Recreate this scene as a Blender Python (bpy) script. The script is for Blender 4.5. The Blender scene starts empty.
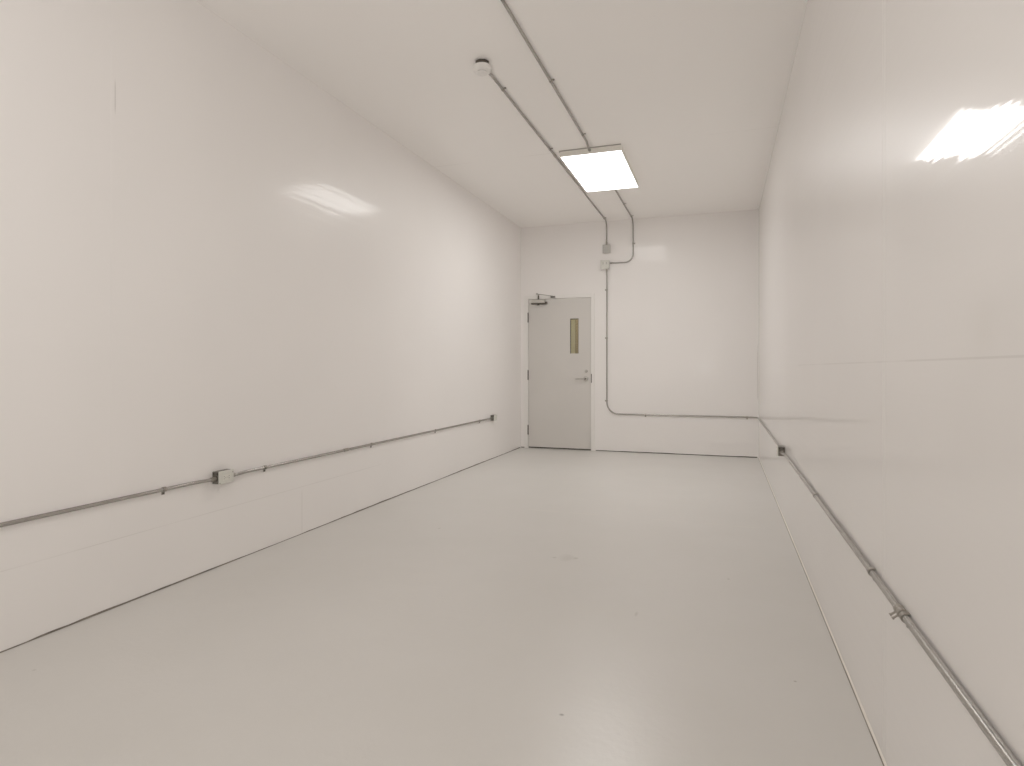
import bpy, bmesh, math, random
from mathutils import Vector, Matrix
random.seed(7)
COL = bpy.context.scene.collection
# ------------------------------------------------------------------ room dimensions (metres)
W, D, H = 3.216, 8.469, 3.198        # width, far wall, ceiling height
Y0 = -1.3                            # wall behind the camera
DX0, DX1, DZ0, DZ1 = 0.117, 1.031, 0.020, 2.144   # door leaf
CZ = 0.52                            # height of wall conduit
RC = 0.0099                          # conduit radius

# ------------------------------------------------------------------ materials
class NT:
    def __init__(s, name):
        s.m = bpy.data.materials.new(name); s.m.use_nodes = True
        s.t = s.m.node_tree; s.b = s.t.nodes['Principled BSDF']
    def n(s, kind, **kw):
        x = s.t.nodes.new(kind)
        for k, v in kw.items(): setattr(x, k, v)
        return x
    def l(s, a, b): s.t.links.new(a, b)
    def val(s, sock, v):
        if hasattr(v, 'is_linked') or isinstance(v, bpy.types.NodeSocket): s.l(v, sock)
        else: sock.default_value = v
    def math(s, op, a, b=0.0, c=None, clamp=False):
        x = s.n('ShaderNodeMath', operation=op); x.use_clamp = clamp
        s.val(x.inputs[0], a); s.val(x.inputs[1], b)
        if c is not None: s.val(x.inputs[2], c)
        return x.outputs[0]
    def pos(s):
        if not hasattr(s, '_p'):
            g = s.n('ShaderNodeNewGeometry'); x = s.n('ShaderNodeSeparateXYZ')
            s.l(g.outputs['Position'], x.inputs[0]); s._p = x.outputs; s._g = g.outputs['Position']
        return s._p
    def noise(s, scale, sx=1, sy=1, sz=1, detail=3, rough=.5):
        s.pos(); m = s.n('ShaderNodeMapping'); m.inputs['Scale'].default_value = (sx, sy, sz)
        s.l(s._g, m.inputs['Vector']); x = s.n('ShaderNodeTexNoise')
        x.inputs['Scale'].default_value = scale; x.inputs['Detail'].default_value = detail
        x.inputs['Roughness'].default_value = rough
        s.l(m.outputs[0], x.inputs['Vector']); return x.outputs['Fac']
    def ramp(s, v, a, b, lo=0.0, hi=1.0):
        x = s.n('ShaderNodeMapRange'); x.interpolation_type = 'SMOOTHSTEP'
        s.val(x.inputs[0], v)
        for i, q in enumerate((a, b, lo, hi)): x.inputs[i+1].default_value = q
        return x.outputs[0]
    def line(s, coord, c, w):           # 1 on |coord-c|<w, soft edge
        d = s.math('ABSOLUTE', s.math('SUBTRACT', coord, c))
        return s.ramp(d, w*.5, w, 1.0, 0.0)
    def band(s, coord, a, b, soft=.03):
        return s.math('MULTIPLY', s.ramp(coord, a-soft, a+soft), s.ramp(coord, b-soft, b+soft, 1.0, 0.0))
    def mix(s, fac, a, b):
        x = s.n('ShaderNodeMix', data_type='RGBA'); s.val(x.inputs[0], fac)
        for i, q in ((6, a), (7, b)):
            if isinstance(q, tuple): x.inputs[i].default_value = (*q, 1)
            else: s.l(q, x.inputs[i])
        return x.outputs[2]
    def base(s, c, rough=.5, metal=0.0, spec=.5):
        if isinstance(c, tuple): s.b.inputs['Base Color'].default_value = (*c, 1)
        else: s.l(c, s.b.inputs['Base Color'])
        s.val(s.b.inputs['Roughness'], rough); s.b.inputs['Metallic'].default_value = metal
        s.b.inputs['Specular IOR Level'].default_value = spec
    def bump(s, h, strength, dist):
        x = s.n('ShaderNodeBump'); x.inputs['Strength'].default_value = strength
        x.inputs['Distance'].default_value = dist; s.l(h, x.inputs['Height'])
        s.l(x.outputs[0], s.b.inputs['Normal']); s.l(x.outputs[0], s.b.inputs['Coat Normal'])

WALLC = (.890, .862, .842)
def wall_mat(name, lines=(), stretch=(1, 1, 1), dist=.0008, rough=.16, col=WALLC, spec=.5, streak=0.0):
    N = NT(name); P = N.pos()
    big = N.noise(.9, detail=2)
    c = N.mix(N.ramp(big, .3, .7), tuple(v*.975 for v in col), col)
    for kind, at, w, lo, hi, amt in lines:      # kind: axis the line is fixed on; lo/hi along the other axis
        main = P[{'x': 0, 'y': 1, 'z': 2}[kind[0]]]; other = P[{'x': 0, 'y': 1, 'z': 2}[kind[1]]]
        patch = N.ramp(N.noise(3.0, detail=2), .3, .6, .35, 1.0)
        f = N.math('MULTIPLY', N.math('MULTIPLY', N.line(main, at, w), N.band(other, lo, hi)), N.math('MULTIPLY', patch, amt))
        c = N.mix(f, c, (.28, .25, .21))
    N.base(c, .36, spec=.30)
    N.b.inputs['Coat Weight'].default_value = spec; N.b.inputs['Coat Roughness'].default_value = rough
    a = N.noise(1.0, *stretch, detail=2, rough=.45)
    if streak: a = N.math('ADD', a, N.math('MULTIPLY', N.noise(1.0, 1, .45, 26, detail=2, rough=.55), streak))
    o = N.noise(150, detail=1)
    h = N.math('ADD', a, N.math('MULTIPLY', o, .012))
    N.bump(h, 1.0, dist)
    return N.m

M = {}
M['wl'] = wall_mat('frp_panel_left', [('zy', .328, .003, -2, 4.6, .16), ('yz', 3.557, .004, -.1, .30, .22),
                                      ('yz', 2.169, .004, 2.39, 2.53, .35)], (.4, .15, .9), .0007, .10, (.925, .897, .877), .26, 1.1)
M['wr'] = wall_mat('frp_panel_right', [('zy', 1.172, .003, -2, 4.2, .19)], (.5, .45, 6.0), .0007, .065, (.850, .825, .804), .62, .9)
M['wb'] = wall_mat('frp_panel_back', [('xz', W-.012, .008, .75, 1.45, .30)], (1.0, .5, 1.3), .0008, .10, spec=.16)
M['wf'] = wall_mat('frp_panel_front', [], (1, 1, 1), .002, .3)
def ceiling_mat():
    N = NT('ceiling_panel'); P = N.pos()
    c = N.mix(N.ramp(N.noise(1.1, detail=2), .3, .7), (.965, .940, .913), (.972, .947, .921))
    patch = N.ramp(N.noise(2.2, detail=2), .4, .62)
    for y in (5.63, 3.2+7.0):
        f = N.math('MULTIPLY', N.math('MULTIPLY', N.line(P[1], y, .006), patch), .22)
        c = N.mix(f, c, (.3, .27, .23))
    N.base(c, .38); N.bump(N.noise(1.0, .8, .6, 1, 2), 1.0, .003); return N.m
M['ceil'] = ceiling_mat()
def floor_mat():
    N = NT('grey_painted_concrete'); P = N.pos()
    c = N.mix(N.ramp(N.noise(1.3, detail=5, rough=.6), .3, .7), (.632, .615, .583), (.657, .640, .611))
    c = N.mix(N.math('MULTIPLY', N.ramp(N.noise(4, detail=5, rough=.6), .45, .75), .10), c, (.60, .59, .545))
    def spot(x, y, rx, ry, amt, col=(.30, .28, .23)):
        nonlocal c
        dx = N.math('DIVIDE', N.math('SUBTRACT', P[0], x), rx); dy = N.math('DIVIDE', N.math('SUBTRACT', P[1], y), ry)
        d = N.math('SQRT', N.math('ADD', N.math('MULTIPLY', dx, dx), N.math('MULTIPLY', dy, dy)))
        d = N.math('ADD', d, N.math('MULTIPLY', N.math('SUBTRACT', N.noise(14, detail=4), .5), 1.1))
        f = N.math('MULTIPLY', N.ramp(d, .1, 1.0, 1.0, 0.0), amt)
        c = N.mix(f, c, col)
    spot(1.875, 3.625, .07, .10, .22); spot(1.80, 3.61, .022, .02, .45); spot(1.93, 3.64, .022, .03, .4)
    spot(2.385, 2.903, .010, .045, .35); spot(.84, 4.0, .012, .02, .5); spot(2.80, 3.55, .012, .02, .5)
    spot(3.02, 2.47, .008, .008, .8); spot(2.26, 1.98, .012, .010, .8, (.16, .15, .13)); spot(.28, 1.62, .012, .012, .4)
    spot(1.1, 7.9, .25, .12, .10); spot(.35, 2.7, .25, .5, .10, (.52, .50, .44))
    # faint control joint
    wob = N.math('ADD', P[1], N.math('MULTIPLY', N.noise(2.0), .12))
    f = N.math('MULTIPLY', N.math('MULTIPLY', N.line(wob, 4.83, .010), N.ramp(N.noise(4.5),   .42, .6)), .55)
    c = N.mix(f, c, (.72, .69, .63))
    N.base(c, .30, spec=.42)
    h = N.math('ADD', N.math('MULTIPLY', N.noise(38, detail=4, rough=.6), .55), N.noise(3, detail=2))
    N.bump(h, .9, .0018); return N.m
M['floor'] = floor_mat()
def simple(name, c, rough=.5, metal=0.0, var=.06, scale=30, spec=.5):
    N = NT(name)
    N.base(N.mix(N.ramp(N.noise(scale, detail=3), .3, .7), tuple(v*(1-var) for v in c), c), rough, metal, spec)
    return N.m
M['emt'] = simple('galvanised_steel_tube', (.37, .355, .33), .26, .82, .10, 12)
M['strap'] = simple('zinc_strap', (.30, .275, .24), .42, .8)
M['screw'] = simple('dark_screw', (.12, .11, .095), .5, .6)
M['boxm'] = simple('galvanised_box', (.42, .405, .375), .42, .55)
M['boxside'] = simple('box_side_steel', (.15, .14, .12), .45, .5)
M['boxdark'] = simple('box_knockout', (.07, .06, .05), .6, .3)
M['cover'] = simple('pale_cover_plate', (.69, .69, .63), .40, .10)
M['ivory'] = simple('ivory_receptacle', (.74, .73, .66), .35)
M['slot'] = simple('slot_dark', (.03, .03, .03), .6)
M['door'] = simple('grey_door_paint', (.635, .61, .575), .42, 0, .03, 2)
M['frame'] = simple('white_frame_paint', (.85, .83, .80), .38, 0, .02, 3)
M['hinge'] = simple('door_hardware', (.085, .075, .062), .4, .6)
M['steel'] = simple('satin_steel', (.50, .48, .45), .28, .9)
M['closer'] = simple('closer_paint', (.55, .53, .48), .4, .2)
M['gap'] = simple('dark_gap', (.06, .05, .04), .9, 0, .4, 9)
M['gap2'] = simple('brown_sealant', (.22, .19, .15), .8, 0, .5, 6)
M['caulk'] = simple('white_caulk', (.86, .82, .75), .35, 0, .05, 20)
M['plastic'] = simple('white_plastic', (.86, .84, .81), .4)
M['vent_and_shadow'] = simple('grey_vent_and_shadow_gap', (.33, .31, .28), .6)
M['house'] = simple('luminaire_housing', (.90, .87, .80), .4)
M['hall'] = simple('hall_wall', (.64, .58, .45), .6, 0, .05, 2)
M['hallbrown'] = simple('hall_door_brown', (.23, .17, .10), .5, 0, .1, 3)
def emis(name, col, s):
    N = NT(name); N.base((.9, .9, .9), .4)
    N.b.inputs['Emission Color'].default_value = (*col, 1); N.b.inputs['Emission Strength'].default_value = s
    return N.m
LCOL = (1.0, .965, .925)
M['led'] = emis('led_diffuser', LCOL, 12.4)
def glass():
    m = bpy.data.materials.new('vision_glass'); m.use_nodes = True; t = m.node_tree
    t.nodes.remove(t.nodes['Principled BSDF']); o = t.nodes['Material Output']
    a = t.nodes.new('ShaderNodeBsdfTransparent'); a.inputs[0].default_value = (.9, .92, .86, 1)
    g = t.nodes.new('ShaderNodeBsdfGlossy'); g.inputs['Roughness'].default_value = .03
    f = t.nodes.new('ShaderNodeFresnel'); f.inputs[0].default_value = 1.5
    x = t.nodes.new('ShaderNodeMixShader'); t.links.new(f.outputs[0], x.inputs[0])
    t.links.new(a.outputs[0], x.inputs[1]); t.links.new(g.outputs[0], x.inputs[2]); t.links.new(x.outputs[0], o.inputs[0])
    return m
M['glass'] = glass()

# ------------------------------------------------------------------ mesh helpers
def bx(bm, x0, x1, y0, y1, z0, z1):
    v = [bm.verts.new(p) for p in ((x0,y0,z0),(x1,y0,z0),(x1,y1,z0),(x0,y1,z0),(x0,y0,z1),(x1,y0,z1),(x1,y1,z1),(x0,y1,z1))]
    for f in ((0,3,2,1),(4,5,6,7),(0,1,5,4),(1,2,6,5),(2,3,7,6),(3,0,4,7)): bm.faces.new([v[i] for i in f])
def frame3(axis):
    a = Vector(axis).normalized(); t = Vector((0,0,1)) if abs(a.z) < .9 else Vector((1,0,0))
    u = a.cross(t).normalized(); return a, u, a.cross(u).normalized()
def cyl(bm, p, axis, r, h, n=24, r2=None):
    a, u, w = frame3(axis); p = Vector(p); r2 = r if r2 is None else r2; R = []
    for q, rr in ((p, r), (p + a*h, r2)):
        R.append([bm.verts.new(q + (u*math.cos(2*math.pi*i/n) + w*math.sin(2*math.pi*i/n))*rr) for i in range(n)])
    for i in range(n):
        j = (i+1) % n; bm.faces.new((R[0][i], R[0][j], R[1][j], R[1][i]))
    bm.faces.new(R[0][::-1]); bm.faces.new(R[1])
def lathe(bm, p, axis, prof, n=40):
    a, u, w = frame3(axis); p = Vector(p); R = []
    for h, r in prof:
        R.append([bm.verts.new(p + a*h + (u*math.cos(2*math.pi*i/n) + w*math.sin(2*math.pi*i/n))*r) for i in range(n)])
    for k in range(len(R)-1):
        for i in range(n):
            j = (i+1) % n; bm.faces.new((R[k][i], R[k][j], R[k+1][j], R[k+1][i]))
    bm.faces.new(R[0][::-1]); bm.faces.new(R[-1])
def fillet(pts, r, seg=10):
    """pts: (point, radius override)"""
    P = [Vector(p[:3]) for p in pts]; rad = [p[3] if len(p) > 3 else r for p in pts]; out = [P[0]]
    for i in range(1, len(P)-1):
        d0 = (P[i-1]-P[i]).normalized(); d1 = (P[i+1]-P[i]).normalized()
        ang = d0.angle(d1)
        if ang > math.pi-.01: out.append(P[i]); continue
        t = min(rad[i]/math.tan(ang/2), .48*(P[i-1]-P[i]).length, .48*(P[i+1]-P[i]).length)
        rr = t*math.tan(ang/2); c = P[i] + (d0+d1).normalized()*(rr/math.sin(ang/2))
        a = P[i]+d0*t-c; b = P[i]+d1*t-c; tot = a.angle(b); ax = a.cross(b).normalized()
        for k in range(seg+1): out.append(c + Matrix.Rotation(tot*k/seg, 3, ax) @ a)
    out.append(P[-1]); return out
def tube(bm, pts, r, n=16):
    up = None; R = []
    for i, p in enumerate(pts):
        d = ((pts[i+1]-p).normalized() if i < len(pts)-1 else Vector()) + ((p-pts[i-1]).normalized() if i else Vector())
        d.normalize()
        if up is None: up = frame3(d)[1]
        u = (up - d*up.dot(d)).normalized(); up = u; w = d.cross(u)
        R.append([bm.verts.new(p + (u*math.cos(2*math.pi*k/n)+w*math.sin(2*math.pi*k/n))*r) for k in range(n)])
    for a, b in zip(R, R[1:]):
        for k in range(n): bm.faces.new((a[k], a[(k+1) % n], b[(k+1) % n], b[k]))
    bm.faces.new(R[0][::-1]); bm.faces.new(R[-1])
def obj(name, bm, mat, parent=None, bevel=0, smooth=False, seg=2, kind=None):
    bmesh.ops.recalc_face_normals(bm, faces=bm.faces)
    me = bpy.data.meshes.new(name); bm.to_mesh(me); bm.free()
    for m in (mat if isinstance(mat, (list, tuple)) else [mat]): me.materials.append(m)
    if smooth:
        me.polygons.foreach_set('use_smooth', [True]*len(me.polygons))
        try: me.set_sharp_from_angle(angle=math.radians(35))
        except Exception: pass
    o = bpy.data.objects.new(name, me); COL.objects.link(o)
    if parent:
        o.parent = parent
        off = Vector(parent.location); q = parent.parent
        while q: off += q.location; q = q.parent
        me.transform(Matrix.Translation(-off))      # meshes are written in world coordinates
    if bevel:
        b = o.modifiers.new('bevel', 'BEVEL'); b.width = bevel; b.segments = seg; b.limit_method = 'ANGLE'
    if kind: o['kind'] = kind
    return o
def new(): return bmesh.new()
def thing(name, label, cat, loc, group=None):
    o = bpy.data.objects.new(name, None); o.empty_display_size = .05; COL.objects.link(o); o.location = loc
    o['label'] = label; o['category'] = cat
    if group: o['group'] = group
    return o
def struct(name, bm, mat, **k): return obj(name, bm, mat, kind='structure', **k)
def box_obj(name, mat, b, parent=None, **k):
    bm = new(); bx(bm, *b); return obj(name, bm, mat, parent, **k)

# ------------------------------------------------------------------ room shell
T = .12
bm = new(); bx(bm, -T, W+T, Y0-T, D+T+2.2, -.15, 0); struct('floor', bm, M['floor'])
bm = new(); bx(bm, -T, W+T, Y0-T, D+T, H, H+T); struct('ceiling', bm, M['ceil'])
bm = new(); bx(bm, -T, 0, Y0-T, D+T, 0, H); struct('wall_left', bm, M['wl'])
bm = new(); bx(bm, W, W+T, Y0-T, D+T, 0, H); struct('wall_right', bm, M['wr'])
bm = new(); bx(bm, 0, W, Y0-T, Y0, 0, H); struct('wall_front', bm, M['wf'])
fx0, fx1, fz1 = DX0-.004, DX1+.004, DZ1+.004
bm = new()
bx(bm, 0, fx0, D, D+T, 0, H); bx(bm, fx1, W, D, D+T, 0, H); bx(bm, fx0, fx1, D, D+T, fz1, H)
struct('wall_back', bm, M['wb'])
# the lit hallway seen through the door's narrow glass
hy0, hy1 = D+T, D+T+2.0
bm = new()
bx(bm, -.12, 2.2, hy1, hy1+.1, 0, 2.6); bx(bm, -.22, -.12, hy0, hy1+.1, 0, 2.6); bx(bm, 2.2, 2.3, hy0, hy1+.1, 0, 2.6)
struct('wall_hallway', bm, M['hall'])
bm = new(); bx(bm, -.22, 2.3, hy0, hy1+.1, 2.6, 2.7); struct('ceiling_hallway', bm, M['hall'])
bm = new(); bx(bm, .448, 1.25, hy1-.5, hy1-.002, 0.001, 2.5); bx(bm, .422, .448, hy1-.46, hy1-.002, 0.001, 2.5)
o = struct('trim_1', bm, M['hallbrown'])
lamp = bpy.data.lights.new('hallway_lamp', 'AREA'); lamp.shape = 'RECTANGLE'; lamp.size = .8; lamp.size_y = .5; lamp.energy = 13; lamp.color = (1, .93, .74)
lo = bpy.data.objects.new('hallway_lamp', lamp); COL.objects.link(lo); lo.location = (.6, D+1.0, 2.55)

# panel joint battens
bm = new(); bx(bm, W-.0007, W+.002, 2.045, 2.103, .012, H); bx(bm, W-.0013, W, 2.069, 2.079, .012, H)
struct('trim_2', bm, M['wr'], bevel=.0005)
bm = new(); bx(bm, -.002, .0009, 2.148, 2.188, .012, H)
struct('trim_3', bm, M['wl'], bevel=.0005)
# white sealant bead at the foot of the right wall, dark line where it meets the floor
def bead(x, s, r, y0, y1, mat, name):
    bm = new(); n = 60; R = []
    for i in range(n+1):
        y = y0+(y1-y0)*i/n; q = r*(1+random.uniform(-.12, .12))
        R.append([bm.verts.new(p) for p in ((x, y, .0), (x-s*q, y, .0), (x-s*q*.72, y, q*.6), (x, y, q*1.15))])
    for a, b in zip(R, R[1:]):
        for k in range(4): bm.faces.new((a[k], a[(k+1) % 4], b[(k+1) % 4], b[k]))
    bm.faces.new(R[0]); bm.faces.new(R[-1][::-1])
    struct(name, bm, mat, smooth=True)
bead(W, 1, .0065, Y0, D-.001, M['caulk'], 'trim_4')
bm = new(); bx(bm, W-.0085, W-.0055, Y0, D-.001, 0, .0015); struct('trim_5', bm, M['gap2'])
def ragged(name, pts, axis, mat):
    """thin dark gap strip along a wall foot; pts (s, height)"""
    bm = new(); R = []
    for s, h in pts:
        if axis == 'y': q = ((0, s, 0), (.0025, s, 0), (.0025, s, h), (0, s, h))
        else: q = ((s, D, 0), (s, D-.0025, 0), (s, D-.0025, h), (s, D, h))
        R.append([bm.verts.new(p) for p in q])
    for a, b in zip(R, R[1:]):
        for k in range(4): bm.faces.new((a[k], a[(k+1) % 4], b[(k+1) % 4], b[k]))
    bm.faces.new(R[0]); bm.faces.new(R[-1][::-1]); struct(name, bm, mat)
pts = []; y = Y0+.01
while y < D-.02:
    h = .0050 + .002*math.sin(y*3.1) + random.uniform(-.0012, .0012) + y*.0004
    if 1.80 < y < 1.92: h += .003
    if 1.92 < y < 2.15: h += .002
    if 3.0 < y < 3.6: h *= .7
    pts.append((y, h)); y += .06
ragged('trim_6', pts, 'y', M['gap2'])
ragged('trim_7', [(1.1+i*.1, .0105+random.uniform(-.0015, .002)) for i in range(20)]+[(W-.02, .013)], 'x', M['gap'])
ragged('trim_8', [(.003, .012), (.055, .012)], 'x', M['gap'])

# ------------------------------------------------------------------ door
door = bpy.data.objects.new('door_1', None); COL.objects.link(door); door.location = (.574, D, 0)
door['kind'] = 'structure'
door['label'] = 'grey steel door with narrow vertical glass pane in the far wall'
LX0, LX1, LZ0, LZ1 = .731, .861, 1.356, 1.860
yf, yb = D-.004, D+.040
bm = new()
bx(bm, DX0, LX0, yf, yb, DZ0, DZ1); bx(bm, LX1, DX1, yf, yb, DZ0, DZ1)
bx(bm, LX0, LX1, yf, yb, DZ0, LZ0); bx(bm, LX0, LX1, yf, yb, LZ1, DZ1)
bmesh.ops.remove_doubles(bm, verts=bm.verts, dist=1e-5)
leaf = obj('door_leaf', bm, M['door'], door)
bm = new()     # frame: jambs and head standing proud of the wall, with returns
f0, f1, ft = .058, 1.083, 2.198
bx(bm, f0, fx0, D-.014, D-.0005, 0, ft); bx(bm, fx1, f1, D-.014, D-.0005, 0, ft); bx(bm, fx0, fx1, D-.014, D-.0005, fz1, ft)
bx(bm, fx0-.0005, fx1+.0005, D+.045, D+.07, fz1-.02, fz1)
fr = obj('door_frame', bm, M['frame'], door, bevel=.002)
box_obj('threshold', M['gap'], (DX0, DX1, D-.003, D+.05, .0005, DZ0+.001), door)
# narrow vertical glass with a steel bead
bm = new(); g = .012
for b in ((LX0-g, LX0+.004, LZ0-g, LZ1+g), (LX1-.004, LX1+g, LZ0-g, LZ1+g), (LX0, LX1, LZ0-g, LZ0+.004), (LX0, LX1, LZ1-.004, LZ1+g)):
    bx(bm, b[0], b[1], yf-.003, yf+.0005, b[2], b[3])
gf = obj('glazing_frame', bm, M['door'], leaf, bevel=.001)
bm = new()
for b in ((LX0+.003, LX0+.012, LZ0+.004, LZ1-.004), (LX1-.010, LX1-.003, LZ0+.004, LZ1-.004), (LX0+.003, LX1-.003, LZ1-.018, LZ1-.004)):
    bx(bm, b[0], b[1], yf+.004, yf+.02, b[2], b[3])
obj('glazing_bead', bm, M['hinge'], leaf)
box_obj('window_pane', M['glass'], (LX0, LX1, D+.018, D+.023, LZ0, LZ1), leaf)
for z in (1.885, 1.055, .262):
    bm = new(); cyl(bm, (DX0-.003, D-.016, z-.066), (0, 0, 1), .0085, .132, 14)
    cyl(bm, (DX0-.003, D-.016, z-.073), (0, 0, 1), .0055, .146, 12)
    bx(bm, DX0-.012, DX0+.002, D-.0155, D-.0125, z-.06, z+.06)
    h = obj('hinge', bm, M['hinge'], door, smooth=True)
# closer: body on the leaf, spindle, arm to elbow, forearm back to shoe on the frame head
cl = bpy.data.objects.new('door_closer', None); COL.objects.link(cl); cl.parent = door; cl.location = (.27-.574, -.03, 2.12)
bm = new(); bx(bm, .175, .375, yf-.055, yf-.001, 2.088, 2.140)
obj('closer_body', bm, M['closer'], cl, bevel=.006)
bm = new(); bx(bm, .172, .378, yf-.052, yf-.003, 2.070, 2.089); cyl(bm, (.275, yf-.028, 2.058), (0, 0, 1), .017, .03, 18)
obj('closer_underside', bm, M['hinge'], cl, smooth=True)
bm = new(); cyl(bm, (.275, yf-.028, 2.138), (0, 0, 1), .011, .075, 16); cyl(bm, (.36, yf-.028, 2.09), (1, 0, 0), .016, .045, 16)
obj('closer_spindle', bm, M['hinge'], cl, smooth=True)
bm = new()
el = Vector((.315, yf-.24, 2.190)); tube(bm, [Vector((.275, yf-.028, 2.205)), el], .008, 10)
cyl(bm, el-Vector((0, 0, .012)), (0, 0, 1), .013, .028, 14)
tube(bm, [el+Vector((0, 0, .004)), Vector((.485, D-.03, 2.180))], .0055, 10)
obj('closer_arm', bm, M['steel'], cl, smooth=True)
bm = new(); bx(bm, .455, .52, D-.034, D-.0125, 2.158, 2.180)
obj('closer_shoe', bm, M['hinge'], cl, bevel=.002)
# lever handle set
hx, hz = .962, 1.005
hd = bpy.data.objects.new('lever_handle', None); COL.objects.link(hd); hd.parent = door; hd.location = (hx-.574, 0, hz)
bm = new(); lathe(bm, (hx, yf, hz), (0, -1, 0), [(0, .036), (.007, .036), (.011, .031), (.016, .016), (.05, .0135), (.055, .0135)], 30)
obj('rose', bm, M['steel'], hd, smooth=True)
bm = new(); tube(bm, fillet([(hx, yf-.048, hz), (hx-.02, yf-.056, hz+.001), (hx-.125, yf-.050, hz-.004), (hx-.135, yf-.038, hz-.005)], .012, 6), .0095, 12)
obj('lever', bm, M['steel'], hd, smooth=True)
bm = new(); cyl(bm, (hx, yf-.053, hz), (0, -1, 0), .0135, .006, 20); obj('keyhole', bm, M['hinge'], hd, smooth=True)
bm = new(); lathe(bm, (hx+.004, yf, hz+.105), (0, -1, 0), [(0, .022), (.008, .022), (.014, .016), (.018, .015)], 24)
obj('deadbolt', bm, M['steel'], door, smooth=True)
box_obj('strike_plate', M['hinge'], (DX1+.004, DX1+.016, D-.0155, D-.0135, hz-.055, hz+.07), door)

# ------------------------------------------------------------------ ceiling light
LFX, LFY, LW, LL = 1.325, 5.600, .575, 1.201
lt = thing('ceiling_light', 'flat white rectangular panel light glowing on the ceiling, fed by a conduit', 'light', (LFX+LW/2, LFY+LL/2, H))
bm = new(); bx(bm, LFX, LFX+LW, LFY, LFY+LL, H-.053, H-.0006); obj('housing', bm, M['house'], lt, bevel=.003)
bm = new(); bx(bm, LFX-.010, LFX+LW-.004, LFY-.010, LFY+LL-.01, H-.007, H-.0005); obj('flange_shadow_gap', bm, M['vent_and_shadow'], lt)  # dark strip standing in for the shadow between flange and ceiling
bm = new(); e = .006
for b in ((LFX, LFX+e, LFY, LFY+LL), (LFX+LW-e, LFX+LW, LFY, LFY+LL), (LFX+e, LFX+LW-e, LFY, LFY+e), (LFX+e, LFX+LW-e, LFY+LL-e, LFY+LL)):
    bx(bm, *b, H-.059, H-.0525)
obj('frame', bm, M['house'], lt)
box_obj('diffuser', M['led'], (LFX+e, LFX+LW-e, LFY+e, LFY+LL-e, H-.0575, H-.0535), lt)

# the room's second ceiling lamp, overhead behind the camera's field of view
a = bpy.data.lights.new('ceiling_lamp_near', 'AREA'); a.shape = 'RECTANGLE'; a.size = .575; a.size_y = 1.2; a.energy = 8; a.color = LCOL
ao = bpy.data.objects.new('ceiling_lamp_near', a); COL.objects.link(ao); ao.location = (1.61, .75, H-.06)

# added fill lamp behind the camera, aimed up to brighten ceiling and left wall
a = bpy.data.lights.new('ceiling_fill', 'AREA'); a.shape = 'DISK'; a.size = .5; a.energy = 23; a.color = (1, .97, .94)
ao = bpy.data.objects.new('ceiling_fill', a); COL.objects.link(ao); ao.location = (2.3, -.6, 1.2); ao.rotation_euler = Vector((.36, -.28, -.88)).to_track_quat('Z', 'Y').to_euler()

# ------------------------------------------------------------------ conduits
def strap(parent, p, axis, nrm, tab, mat=None):
    """one-hole strap: loop over the tube plus a foot with a screw. p on tube axis, nrm away from the wall, tab in-plane"""
    p = Vector(p); a = Vector(axis).normalized(); n = Vector(nrm).normalized(); t = Vector(tab).normalized()
    r0, r1, hw = RC+.0003, RC+.0024, .0095; bm = new(); prof = []
    for rr in (r0, r1):
        prof.append([p - n*RC*.97 - t*rr] + [p + (t*(-math.cos(math.pi*k/12)) + n*math.sin(math.pi*k/12))*rr for k in range(13)] + [p - n*RC*.97 + t*rr])
    S = []
    for s in (-hw, hw): S.append([[bm.verts.new(q + a*s) for q in L] for L in prof])
    m = len(prof[0])
    for k in range(m-1):
        bm.faces.new((S[0][0][k], S[0][0][k+1], S[1][0][k+1], S[1][0][k]))
        bm.faces.new((S[0][1][k+1], S[0][1][k], S[1][1][k], S[1][1][k+1]))
        for s in (0, 1): bm.faces.new((S[s][0][k], S[s][1][k], S[s][1][k+1], S[s][0][k+1]))
    for k in (0, m-1): bm.faces.new((S[0][0][k], S[1][0][k], S[1][1][k], S[0][1][k]))
    w0 = p - n*(RC*.97); L0, L1 = RC+.0015, RC+.018     # foot
    c = []
    for s in (-hw, hw):
        for l in (L0, L1):
            for h in (0.0, .002): c.append(bm.verts.new(w0 + a*s + t*l + n*h))
    for f in ((0,1,3,2),(4,6,7,5),(0,4,5,1),(2,3,7,6),(0,2,6,4),(1,5,7,3)): bm.faces.new([c[i] for i in f])
    st = obj('strap', bm, M['strap'], parent, smooth=True)
    bm = new(); lathe(bm, w0 + t*(RC+.0115) + n*.0015, n, [(0, .0055), (.003, .0055), (.0055, .0035)], 12)
    obj('screw', bm, M['screw'], st, smooth=True)
    return st
def collar(parent, p, axis, L=.05, name='coupling'):
    """set-screw coupling or box connector centred on p"""
    p = Vector(p); a = Vector(axis).normalized(); bm = new()
    lathe(bm, p - a*L/2, a, [(0, RC+.0005), (.001, RC+.003), (L*.46, RC+.003), (L*.48, RC+.0022), (L*.52, RC+.0022), (L*.54, RC+.003), (L-.001, RC+.003), (L, RC+.0005)], 20)
    return obj(name, bm, M['strap'], parent, smooth=True)
def conduit(label, pts, group=None, r=.11, loc=None):
    t = thing('electrical_conduit', label, 'conduit', loc or pts[0][:3], group)
    bm = new(); tube(bm, fillet(pts, r), RC); obj('tube', bm, M['emt'], t, smooth=True); return t
wl, wr, wb, wc = RC+.0008, W-RC-.0008, D-RC-.0008, H-RC-.0008
BD = .052            # outlet box depth
kb = .026            # knockout centre distance from wall

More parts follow.
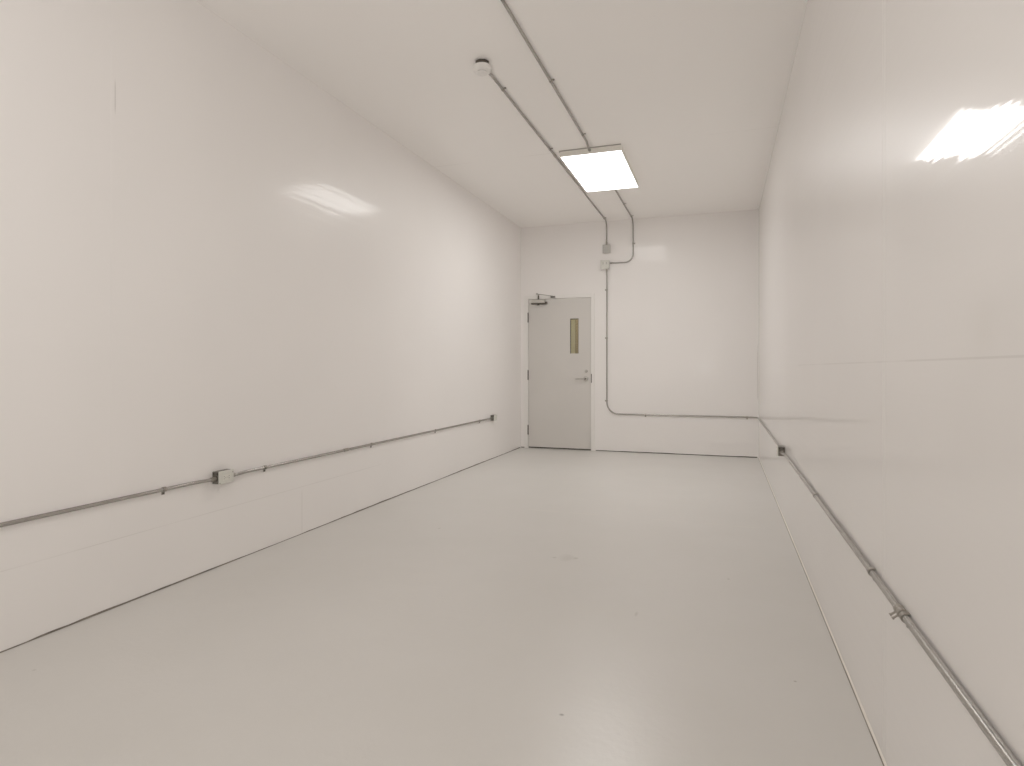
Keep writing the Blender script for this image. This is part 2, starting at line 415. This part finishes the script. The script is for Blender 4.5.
# left wall runs
B1 = (2.762, 2.870); B2 = (7.225, 7.333); B3 = (5.020, 5.128)
t = conduit('metal conduit on the left wall from the photo edge to the nearer outlet box',
            [(wl, Y0+.02, CZ), (wl, B1[0]-.14, CZ), (kb, B1[0]-.05, CZ), (kb, B1[0]+.002, CZ)], r=.15)
strap(t, (wl, 2.435, CZ), (0, 1, 0), (1, 0, 0), (0, 0, -1)); strap(t, (wl, 1.0, CZ), (0, 1, 0), (1, 0, 0), (0, 0, -1))
collar(t, (kb, B1[0]-.018, CZ), (0, 1, 0), .034, 'connector')
t = conduit('bare metal conduit on the left wall running between its two outlet boxes',
            [(kb, B1[1]-.002, CZ), (kb, B1[1]+.05, CZ), (wl, B1[1]+.14, CZ), (wl, B2[0]-.14, CZ), (kb, B2[0]-.05, CZ), (kb, B2[0]+.002, CZ)], r=.15)
for y in (3.183, 4.438, 5.643, 6.85): strap(t, (wl, y, CZ), (0, 1, 0), (1, 0, 0), (0, 0, -1))
collar(t, (wl, 4.068, CZ), (0, 1, 0)); collar(t, (kb, B1[1]+.018, CZ), (0, 1, 0), .034, 'connector'); collar(t, (kb, B2[0]-.018, CZ), (0, 1, 0), .034, 'connector')
# right wall runs
t = conduit('metal conduit on the right wall running to the lower right photo corner',
            [(wr, Y0+.02, CZ), (wr, B3[0]-.14, CZ), (W-kb, B3[0]-.05, CZ), (W-kb, B3[0]+.002, CZ)], r=.15)
for y, tb in ((3.36, -1), (2.16, -1), (1.795, -1), (.6, -1)): strap(t, (wr, y, CZ), (0, 1, 0), (-1, 0, 0), (0, 0, tb))
cp = collar(t, (wr, 1.835, CZ), (0, 1, 0), .045)
for y_ in (1.848, 1.824):
    bm = new(); cyl(bm, (wr, y_, CZ), (-.8, 0, -.6), .0028, .027, 10); cyl(bm, Vector((wr, y_, CZ))+Vector((-.8, 0, -.6))*.024, (-.8, 0, -.6), .0042, .004, 10)
    obj('set_screw', bm, M['strap'], cp, smooth=True)
collar(t, (W-kb, B3[0]-.018, CZ), (0, 1, 0), .034, 'connector')
JX, JZ = 1.245, 2.586          # lower junction box centre
t = conduit('metal conduit from the lower far wall box turning right to the corner',
            [(W-kb, B3[1]-.002, CZ), (W-kb, B3[1]+.05, CZ), (wr, B3[1]+.14, CZ), (wr, wb, CZ, .10), (1.258, wb, CZ, .16), (1.258, wb, JZ-.17), (1.258, D-kb, JZ-.10), (1.258, D-kb, JZ-.058)], r=.15)
collar(t, (W-kb, B3[1]+.018, CZ), (0, 1, 0), .034, 'connector')
for z in (2.24, 1.572, .700): strap(t, (1.258, wb, z), (0, 0, 1), (0, -1, 0), (-1, 0, 0))
for x in (1.785, 3.075): strap(t, (x, wb, CZ), (1, 0, 0), (0, -1, 0), (0, 0, -1))
collar(t, (1.258, D-kb, JZ-.078), (0, 0, 1), .034, 'connector')
# ceiling run, detector to upper wall box
UX, UZ = 1.256, 2.806
DXc, DYc = 1.252, 3.80
t = conduit('ceiling conduit from the smoke detector to the upper far wall box',
            [(DXc, DYc+.045, H-.022), (DXc, DYc+.09, H-.022), (1.252, DYc+.18, wc), (1.256, wb, wc, .13), (1.256, wb, UZ+.16), (1.256, D-kb, UZ+.10), (1.256, D-kb, UZ+.054)], r=.15)
strap(t, (1.252, 4.203, wc), (0, 1, 0), (0, 0, -1), (1, 0, 0)); strap(t, (1.253, 5.50, wc), (0, 1, 0), (0, 0, -1), (1, 0, 0))
collar(t, (1.2535, 5.68, wc), (0, 1, 0)); collar(t, (1.256, D-kb, UZ+.074), (0, 0, 1), .034, 'connector')
strap(t, (1.256, 8.27, wc), (0, 1, 0), (0, 0, -1), (1, 0, 0))
# ceiling run to the light, and on from it
cx = 1.618
t = conduit('ceiling conduit from the top photo edge to the near end of the light',
            [(cx, 1.36, wc), (cx, LFY-.20, wc), (cx-.008, LFY-.07, H-.026), (cx-.010, LFY+.003, H-.028)], r=.15)
for y in (2.9, 4.193, 5.249): strap(t, (cx, y, wc), (0, 1, 0), (0, 0, -1), (1, 0, 0))
collar(t, (cx-.010, LFY-.018, H-.028), (0, 1, 0), .034, 'connector')
t = conduit('conduit from the far end of the light curving to the lower box',
            [(cx, LFY+LL-.003, H-.028), (cx, LFY+LL+.06, H-.028), (cx, LFY+LL+.18, wc), (cx, wb, wc, .12), (cx, wb, JZ+.020, .17), (JX+.14, wb, JZ+.020), (JX+.10, D-kb, JZ+.020), (JX+.058, D-kb, JZ+.020)], r=.12)
for y in (7.629, 8.28): strap(t, (cx, y, wc), (0, 1, 0), (0, 0, -1), (1, 0, 0))
strap(t, (cx, wb, 2.86), (0, 0, 1), (0, -1, 0), (1, 0, 0))
collar(t, (JX+.08, D-kb, JZ+.020), (1, 0, 0), .034, 'connector')

# ------------------------------------------------------------------ outlet boxes
def outlet(side, ya, yb2, label, group=None):
    """horizontal steel utility box with duplex receptacle, on the left (+1) or right (-1) wall"""
    X = lambda d: d if side > 0 else W-d
    t = thing('outlet_box', label, 'outlet', (X(0), (ya+yb2)/2, CZ), group)
    def b(name, mat, d0, d1, y0, y1, z0, z1, par, **k):
        bm = new(); bx(bm, min(X(d0), X(d1)), max(X(d0), X(d1)), y0, y1, z0, z1); return obj(name, bm, mat, par, **k)
    z0, z1 = CZ-.031, CZ+.040
    body = b('box_body', M['boxside'], .0008, BD-.004, ya, yb2, z0, z1, t, bevel=.003)
    b('cover_plate', M['cover'], BD-.004, BD, ya-.002, yb2+.002, z0-.002, z1+.002, t, bevel=.003)
    for y, s in ((ya, -1), (yb2, 1)):
        bm = new(); cyl(bm, (X(kb), y+s*.0002, CZ), (0, s, 0), .0165, .0035, 20); obj('locknut', bm, M['boxdark'], body, smooth=True)
        for dd in (.012, .040):
            bm = new(); cyl(bm, (X(dd), y+s*.0001, z1-.013), (0, s, 0), .0065, .0012, 14); obj('knockout', bm, M['boxdark'], body)
    yc = (ya+yb2)/2
    r = b('receptacle', M['ivory'], BD, BD+.003, yc-.034, yc+.034, CZ-.0165+.002, CZ+.0165+.002, t, bevel=.002)
    for s in (-1, 1):
        for dz in (-.006, .006): b('slot', M['slot'], BD+.003, BD+.0034, yc+s*.018-.004, yc+s*.018+.004, CZ+.002+dz-.0012, CZ+.002+dz+.0012, r)
        bm = new(); cyl(bm, (X(BD+.0028), yc+s*.0075+0, CZ+.002), (1 if side > 0 else -1, 0, 0), .0022, .0008, 10); obj('ground_hole', bm, M['slot'], r)
    for s in (-1, 1):
        bm = new(); cyl(bm, (X(BD), yc+s*.048, CZ+.026*s), (1 if side > 0 else -1, 0, 0), .0035, .0015, 12); obj('cover_screw', bm, M['strap'], t)
    return t
outlet(1, *B1, 'pale metal outlet box with receptacle on the left wall, the larger nearer one')
outlet(1, *B2, 'tiny metal outlet box at the far end of the left wall conduit, near the door')
outlet(-1, *B3, 'metal outlet box on the right wall with a dark end, near the far corner')

def wallbox(name, cx_, cz_, hw, hh, dep, label, raised):
    t = thing(name, label, 'junction box', (cx_, D, cz_))
    bm = new(); bx(bm, cx_-hw+.004, cx_+hw-.004, D-dep+.003, D-.0005, cz_-hh+.004, cz_+hh-.004); obj('box_body', bm, M['boxm'], t, bevel=.004)
    bm = new(); bx(bm, cx_-hw, cx_+hw, D-dep, D-dep+.003, cz_-hh, cz_+hh)
    cv = obj('cover_plate', bm, M['cover'] if raised else M['boxm'], t, bevel=.006 if not raised else .003)
    if raised:
        bm = new(); bx(bm, cx_-hw*.80, cx_+hw*.80, D-dep-.012, D-dep, cz_-hh*.80, cz_+hh*.80); obj('raised_panel', bm, M['cover'], cv, bevel=.006)
        for s in (-1, 1):
            bm = new(); bx(bm, cx_+s*.023-.006, cx_+s*.023+.006, D-dep-.0135, D-dep-.012, cz_+.0, cz_+.034); obj('cover_slot', bm, M['boxm'], cv)
    for sx, sz in ((-1, 1), (1, -1)):
        bm = new(); cyl(bm, (cx_+sx*hw*.86, D-dep, cz_+sz*hh*.86), (0, -1, 0), .004, .002, 12); obj('cover_screw', bm, M['strap'], cv)
    return t
wallbox('junction_box', UX+.002, UZ-.002, .054, .058, .046, 'small plain grey square box high on the far wall, the upper of two', False)
wallbox('junction_box', JX-.008, JZ, .062, .062, .052, 'pale square box with raised cover on the far wall, the lower of two', True)

# ------------------------------------------------------------------ smoke detector
t = thing('smoke_detector', 'round white smoke detector on a metal ceiling box at the conduit end', 'smoke detector', (DXc, DYc, H))
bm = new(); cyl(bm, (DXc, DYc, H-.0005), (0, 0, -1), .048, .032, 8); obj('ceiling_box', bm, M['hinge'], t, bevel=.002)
bm = new(); lathe(bm, (DXc, DYc, H-.030), (0, 0, -1), [(0, .058), (.004, .063), (.022, .063), (.034, .058), (.040, .046), (.041, .038)], 40); obj('body', bm, M['plastic'], t, smooth=True)
bm = new(); lathe(bm, (DXc, DYc, H-.0708), (0, 0, -1), [(0, .038), (.0035, .038)], 36); obj('vent_ring', bm, M['vent_and_shadow'], t, smooth=True)
bm = new(); lathe(bm, (DXc, DYc, H-.0740), (0, 0, -1), [(0, .040), (.006, .038), (.010, .028), (.011, .0)][:3], 36); obj('sensor_cap', bm, M['plastic'], t, smooth=True)

# ------------------------------------------------------------------ camera and world
cam = bpy.data.cameras.new('camera'); cam.sensor_width = 36; cam.lens = 612/1024*36; cam.shift_y = -(383-368.2)/1024
cam.clip_start = .02
co = bpy.data.objects.new('camera', cam); COL.objects.link(co)
co.location = (2.764, 0, 1.153); co.rotation_euler = (math.pi/2, 0, .330)
sc = bpy.context.scene; sc.camera = co
w = bpy.data.worlds.new('world'); sc.world = w; w.use_nodes = True
w.node_tree.nodes['Background'].inputs[0].default_value = (.8, .76, .7, 1); w.node_tree.nodes['Background'].inputs[1].default_value = .3
sc.view_settings.view_transform = 'Standard'; sc.view_settings.look = 'None'
sc.view_settings.exposure = 0.03; sc.view_settings.gamma = 1.25
sc.cycles.max_bounces = 12; sc.cycles.diffuse_bounces = 8
